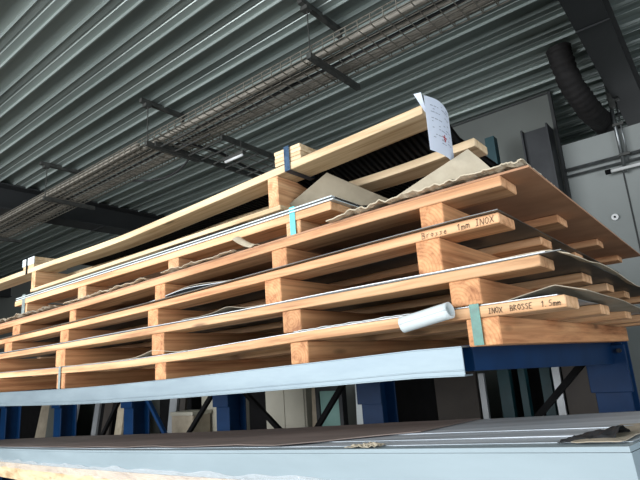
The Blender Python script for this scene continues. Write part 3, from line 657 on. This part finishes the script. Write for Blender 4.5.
# ribs run across (along Y) in the near part: build profile along X instead
prof = []; xk = x0
while xk < x1: prof += [(xk, .0), (xk + .009, .0), (xk + .012, .012), (xk + .020, .012)]; xk += .024
mb = MB(); n = len(prof); rows = [(1.522, 0.0), (1.59, .5), (1.66, 1.0), (yb, 1.0)]; v0 = []
for yy, k in rows:
    for th in (0, .003): v0 += [(p[0], yy, T6(p[0]) + .0015 - DROP(p[0]) * k + p[1] + th) for p in prof]
fs = []
for r_ in range(len(rows) - 1):
    o0 = r_ * 2 * n
    for i in range(n - 1):
        fs.append((o0 + i, o0 + i + 1, o0 + i + 1 + 2 * n, o0 + i + 2 * n)); fs.append((o0 + i + n, o0 + i + 3 * n, o0 + i + 1 + 3 * n, o0 + i + 1 + n))
    fs.append((o0, o0 + 2 * n, o0 + 3 * n, o0 + n)); fs.append((o0 + n - 1, o0 + 2 * n - 1, o0 + 4 * n - 1, o0 + 3 * n - 1))
o0 = (len(rows) - 1) * 2 * n
for i in range(n - 1):
    fs.append((i, i + n, i + n + 1, i + 1)); fs.append((o0 + i, o0 + i + 1, o0 + n + i + 1, o0 + n + i))
mb.add(v0, fs)
tag(mb.build('ribbed_panel', 'black', origin=(-1.8, 2.2, 2.35)), 'black ribbed panel lying on the topmost pallet', 'panel')
# stacked offcuts
def stack(xa, xb, z0, n, th, mat, labelbase, ya=1.402, yb=1.53):
    names = ['bottom', 'second', 'third', 'fourth', 'topmost']
    for i in range(n):
        z = z0 + i * th
        ox = random.uniform(-.002, .002)
        o = MB().sweep(lins(xa + ox, xb + ox, 3), lambda x: (ya, yb + ox * 3, z + .0003, z + th - .0008), .001).build('board_offcut', mat, origin=((xa + xb) / 2, 1.46, z))
        tag(o, '%s short board offcut %s' % (names[i] if i < n - 1 else 'topmost', labelbase), 'board', 'board offcuts on the topmost pallet')
stack(-1.272, -1.142, T6(-1.15) + .0005, 4, .0152, 'plank_c', 'of the strapped pile on the topmost pallet')
stack(-3.445, -3.30, T6(-3.4) + .0005, 3, .022, 'plank_c', 'of the small pile at the far end of the topmost pallet', 1.402, 1.60)
# steel band round the offcuts and the board
zt = T6(-1.15) + .064
bx = -1.205
mb = MB().box((bx - .013, 1.395, T6(bx) - .032), (bx + .013, 1.3965, zt)).box((bx - .013, 1.3965, zt), (bx + .013, 1.54, zt + .0012)).box((bx - .013, 1.396, T6(bx) - .0325), (bx + .013, 1.54, T6(bx) - .0312)).box((bx - .013, 1.540, T6(bx) - .032), (bx + .013, 1.5412, zt))
o = mb.build('strap', 'navystrap', t6); o['label'] = 'dark blue steel packing band'
bx = -3.385; zt = T6(-3.4) + .068
o = MB().box((bx - .008, 1.395, T6(bx) - .034), (bx + .008, 1.3965, zt)).box((bx - .008, 1.3965, zt), (bx + .008, 1.61, zt + .0012)).build('strap', 'black', t6); o['label'] = 'thin dark packing band'
mb = MB().box((-3.449, 1.398, T6(-3.4) + .02), (-3.29, 1.4005, T6(-3.4) + .066))
tag(mb.build('wrapping_patch', 'white_film', origin=(-3.37, 1.4, T6(-3.4) + .02)), 'white wrapping stuck over the far offcut pile', 'wrapping')

# paper label on the end of the topmost board
t = thing('paper_label', 'white printed paper label hanging from the end of the topmost front board', 'label', (-.632, 1.46, 2.30))
def LP(u, v): return (-.618 + .012 * math.sin(math.pi * u), 1.372 + .172 * u + .003 * v, 2.206 + .187 * v + (.006 * (1 - v)) * (1 - u) + .006 * math.sin(math.pi * u) * v)
MB().sheet(LP, 14, 14, .0006).build('sheet', 'paper', t)
MB().sheet(lambda u, v: (-.616 - .020 * v * (1 - u) - .003, 1.372 - .022 * v + .01 * u, 2.335 + .060 * v + .002 * u), 4, 4, .0006).build('folded_edge', 'paper', t)
pm = MB(); rnd = random.Random(5)
def pr(mbx, u0, u1, v0, v1):
    q = [Vector(LP(u, v)) + Vector((.0013, 0, 0)) for u, v in ((u0, v0), (u1, v0), (u1, v1), (u0, v1))]
    q2 = [p + Vector((.0003, 0, 0)) for p in q]
    mbx.add(q + q2, [(0,1,2,3),(7,6,5,4),(0,4,5,1),(1,5,6,2),(2,6,7,3),(3,7,4,0)])
for i in range(13):
    v = .90 - i * .058
    if i in (4, 9): continue
    u = .14
    while u < .8:
        w_ = rnd.uniform(.04, .12)
        if rnd.random() < .6: pr(pm, u, min(u + w_, .85), v, v + .012)
        u += w_ + .03
pm.build('printed_text', 'print', t)
rm = MB(); pr(rm, .42, .60, .33, .352); pr(rm, .46, .56, .29, .31); pr(rm, .50, .53, .26, .39); rm.build('red_stamp', 'redprint', t)

# rolled protective film
t = thing('film_roll', 'white roll of protective film sticking out over the lowest pallet front', 'roll', (-.66, 1.29, 1.70))
A = Vector((-.728, 1.288, 1.7015)); B2 = Vector((-.588, 1.292, 1.7245)); d = (B2 - A).normalized()
u_ = d.cross(Vector((0, 0, 1))).normalized(); w_ = u_.cross(d)
mb = MB(); rings = []
K = 70
def spiral(u, v):
    a = v * 2 * math.pi * 3.2; r = .0225 - .0016 * (v * 3.2) - .001 * math.sin(v * 9)
    end = A + (B2 - A) * u + d * (.006 * math.sin(a * .5) * (1 if u > .5 else 0) * 1.0)
    return end + (u_ * math.cos(a) + w_ * math.sin(a)) * r
MB().sheet(spiral, 10, K, .0009).build('rolled_film', 'white_film', t, True)
flat_sheet('film_tail', 'white_film', 'wrinkled film running back along the lowest pallet from the white roll', 'film', T1, -1.15, -.70, 1.3145, 1.40, .0015, 60, 6, dz=lambda x, y: .0042 + .004 * abs(noise.noise(Vector((x * 22, y * 20, 2)))))

# ================================================================ PACK OF SHEETS IN THE FOREGROUND
P0 = Vector((-.214, 1.200, 1.415)); D = Vector((-.9869, .1529, -.0535)).normalized(); W = Vector((.153, .988, 0)).normalized(); Nn = W.cross(D).normalized()
if Nn.z < 0: Nn = -Nn
LEN = 8.0; WID = .68
sg = lambda u: -.012 * math.sin(math.pi * min(u / 5.0, 1.0))
def pk(u, w, z): return P0 + D * u + W * w + Nn * (z + sg(u))
def slab(w0, w1, z0, z1, u0=0.0, u1=LEN, n=40, wav=0.0, seed=0):
    mb = MB(); rings = []
    for i in range(n + 1):
        u = u0 + (u1 - u0) * i / n; q = wav * noise.noise(Vector((u * 2.2, seed, 0)))
        rings += [pk(u, w0 + q, z0), pk(u, w1 + q, z0), pk(u, w1 + q, z1), pk(u, w0 + q, z1)]
    fs = []
    for i in range(n):
        for k in range(4):
            a = i * 4 + k; b2 = i * 4 + (k + 1) % 4; fs.append((a, b2, b2 + 4, a + 4))
    fs.append((3, 2, 1, 0)); fs.append(tuple(n * 4 + i for i in range(4)))
    return mb.add(rings, fs)
t = thing('sheet_pack', 'large pale wrapped pack of long metal sheets lying below the blue arm', 'sheet pack', tuple(pk(1, .3, -.13)))
slab(0, WID, -.100, -.012).build('wrapped_body', 'white_paint', t)
slab(-.004, WID, -.0105, 0).build('top_edge_sheet', 'white_paint', t)
# top sheets staggered
for i, (w0, z, mt, u1) in enumerate(((.05, .0022, 'pack_metal', 8.8), (.14, .0044, 'pack_metal', 8.5), (.27, .0066, 'pack_metal', 8.5))):
    o = tag(slab(w0, WID - .01 * i, z - .0016, z, .01 + .02 * i, min(u1, 7.9), 60, .006, i).build('metal_sheet', mt, origin=tuple(pk(1, .3, z))), ['lowest loose metal sheet on the pale pack', 'middle loose metal sheet stepped back on the pale pack', 'top loose metal sheet set furthest back on the pale pack'][i], 'metal sheet', 'loose sheets on the pale pack')
# brown cover board over the far part
mb = MB(); K = 50; vs = []; fs = []
for i in range(K + 1):
    u = .72 + (7.8 - .72) * i / K
    wn = .045 + .03 * noise.noise(Vector((u * 3, 1, 2))); wn = wn + .5 * max(0, (1.1 - u)) * 1.3
    for w2, z2 in ((wn, .0085), (WID - .02, .0085), (WID - .02, .0115), (wn, .0115)): vs.append(pk(u, w2, z2 + .002 * noise.noise(Vector((u * 5, w2 * 9, 0)))))
for i in range(K):
    for k in range(4):
        a = i * 4 + k; b2 = i * 4 + (k + 1) % 4; fs.append((a, b2, b2 + 4, a + 4))
fs.append((3, 2, 1, 0)); fs.append(tuple(K * 4 + i for i in range(4)))
tag(mb.add(vs, fs).build('cover_board', 'grey_brown', origin=tuple(pk(2, .3, .01))), 'brown cardboard cover lying on the far part of the pale pack', 'cardboard')
# torn dark paper at near corner
mb = MB().sheet(lambda u, v: pk(.155 - .11 * u, .03 + .10 * v + .03 * u, .005 + .020 * u * math.sin(math.pi * v) + .008 * (noise.noise(Vector((u * 6, v * 6, 2))))), 16, 10, .001)
tag(mb.build('torn_wrapping', 'dark_steel', origin=tuple(pk(.1, .08, .01))), 'torn dark wrapping at the near corner of the pale pack', 'wrapping')
mb = MB().sheet(lambda u, v: pk(.02 + .10 * u, .02 + .30 * v, .0075 + .003 * noise.noise(Vector((u * 3, v * 5, 2)))), 8, 10, .002)
tag(mb.build('cover_board', 'grey_board', origin=tuple(pk(.05, .08, .01))), 'beige cardboard piece at the near corner of the pale pack', 'cardboard')
# scrap on the pack
mb = MB().sheet(lambda u, v: pk(.66 + .12 * u, .0 + .05 * v, .004 + .014 * abs(noise.noise(Vector((u * 5, v * 4, 7))))), 14, 6, .001)
tag(mb.build('paper_scrap', 'kraft', origin=tuple(pk(.7, .02, .01))), 'small crumpled brown scrap on the front edge of the pale pack', 'paper')
# pallet below the pack + clear film
t = thing('pack_pallet', 'wooden pallet beneath the pale sheet pack, wrapped in clear film', 'pallet', tuple(pk(2, .3, -.2)))
slab(-.004, .12, -.131, -.101).build('deck_board', 'plank_c', t)
slab(.26, .38, -.131, -.101).build('deck_board', 'plank_c', t); slab(.56, .68, -.131, -.101).build('deck_board', 'plank_c', t)
for i in range(7):
    slab(.02, WID, -.21, -.132, .25 + i * 1.1, .35 + i * 1.1, 2).build('skid', 'skid_pale', t)
slab(0, .018, -.215, -.132, 0, 7.9, 60).build('side_board', 'plank_c', t)
mb = MB().sheet(lambda u, v: pk(.55 + 4.5 * u, -.010 - .010 * abs(noise.noise(Vector((u * 60, v * 6, 2)))), -.135 + .055 * v + .016 * noise.noise(Vector((u * 25, 3, v)))), 260, 10, .0006)
tag(mb.build('clear_film', 'film', origin=tuple(pk(2, -.01, -.1))), 'crinkled clear film wrapped along the lower edge of the pale pack', 'film')

# ================================================================ LIGHT
w = bpy.data.worlds.new('world'); SC.world = w; w.use_nodes = True
nt = w.node_tree; bg = nt.nodes['Background']
bg.inputs['Color'].default_value = (0.62, 0.78, 1.0, 1); bg.inputs['Strength'].default_value = 1.0
def area(name, loc, rot, sx, sy, power, col):
    l = bpy.data.lights.new(name, 'AREA'); l.shape = 'RECTANGLE'; l.size = sx; l.size_y = sy; l.energy = power; l.color = col
    o = bpy.data.objects.new(name, l); COL.objects.link(o); o.location = loc; o.rotation_euler = rot; return o
area('daylight_through_door', ((DX0 + DX1) / 2, YF - .1, (DZ + DZ0) / 2), (math.pi / 2, 0, 0), DX1 - DX0 - .1, DZ - DZ0 - .1, 470, (0.97, 0.98, 1.0))
area('daylight_side_opening', (XR + .1, (WY0 + WY1) / 2, (WZ0 + WZ1) / 2), (0, math.pi / 2, 0), WZ1 - WZ0 - .1, WY1 - WY0 - .1, 95, (0.94, 0.97, 1.0))
area('fill_rear_room', (0.5, YB - .4, 2.6), (-math.pi / 2, 0, 0), 3.0, 1.5, 15, (0.9, 0.96, 1.0))  # added fill lamp that brightens the roof ribs beyond the low wall
SC.view_settings.view_transform = 'Standard'; SC.view_settings.look = 'None'
SC.view_settings.gamma = 1; SC.view_settings.use_curve_mapping = False
SC.view_settings.exposure = 0.40
SC.cycles.max_bounces = 6; SC.cycles.diffuse_bounces = 3
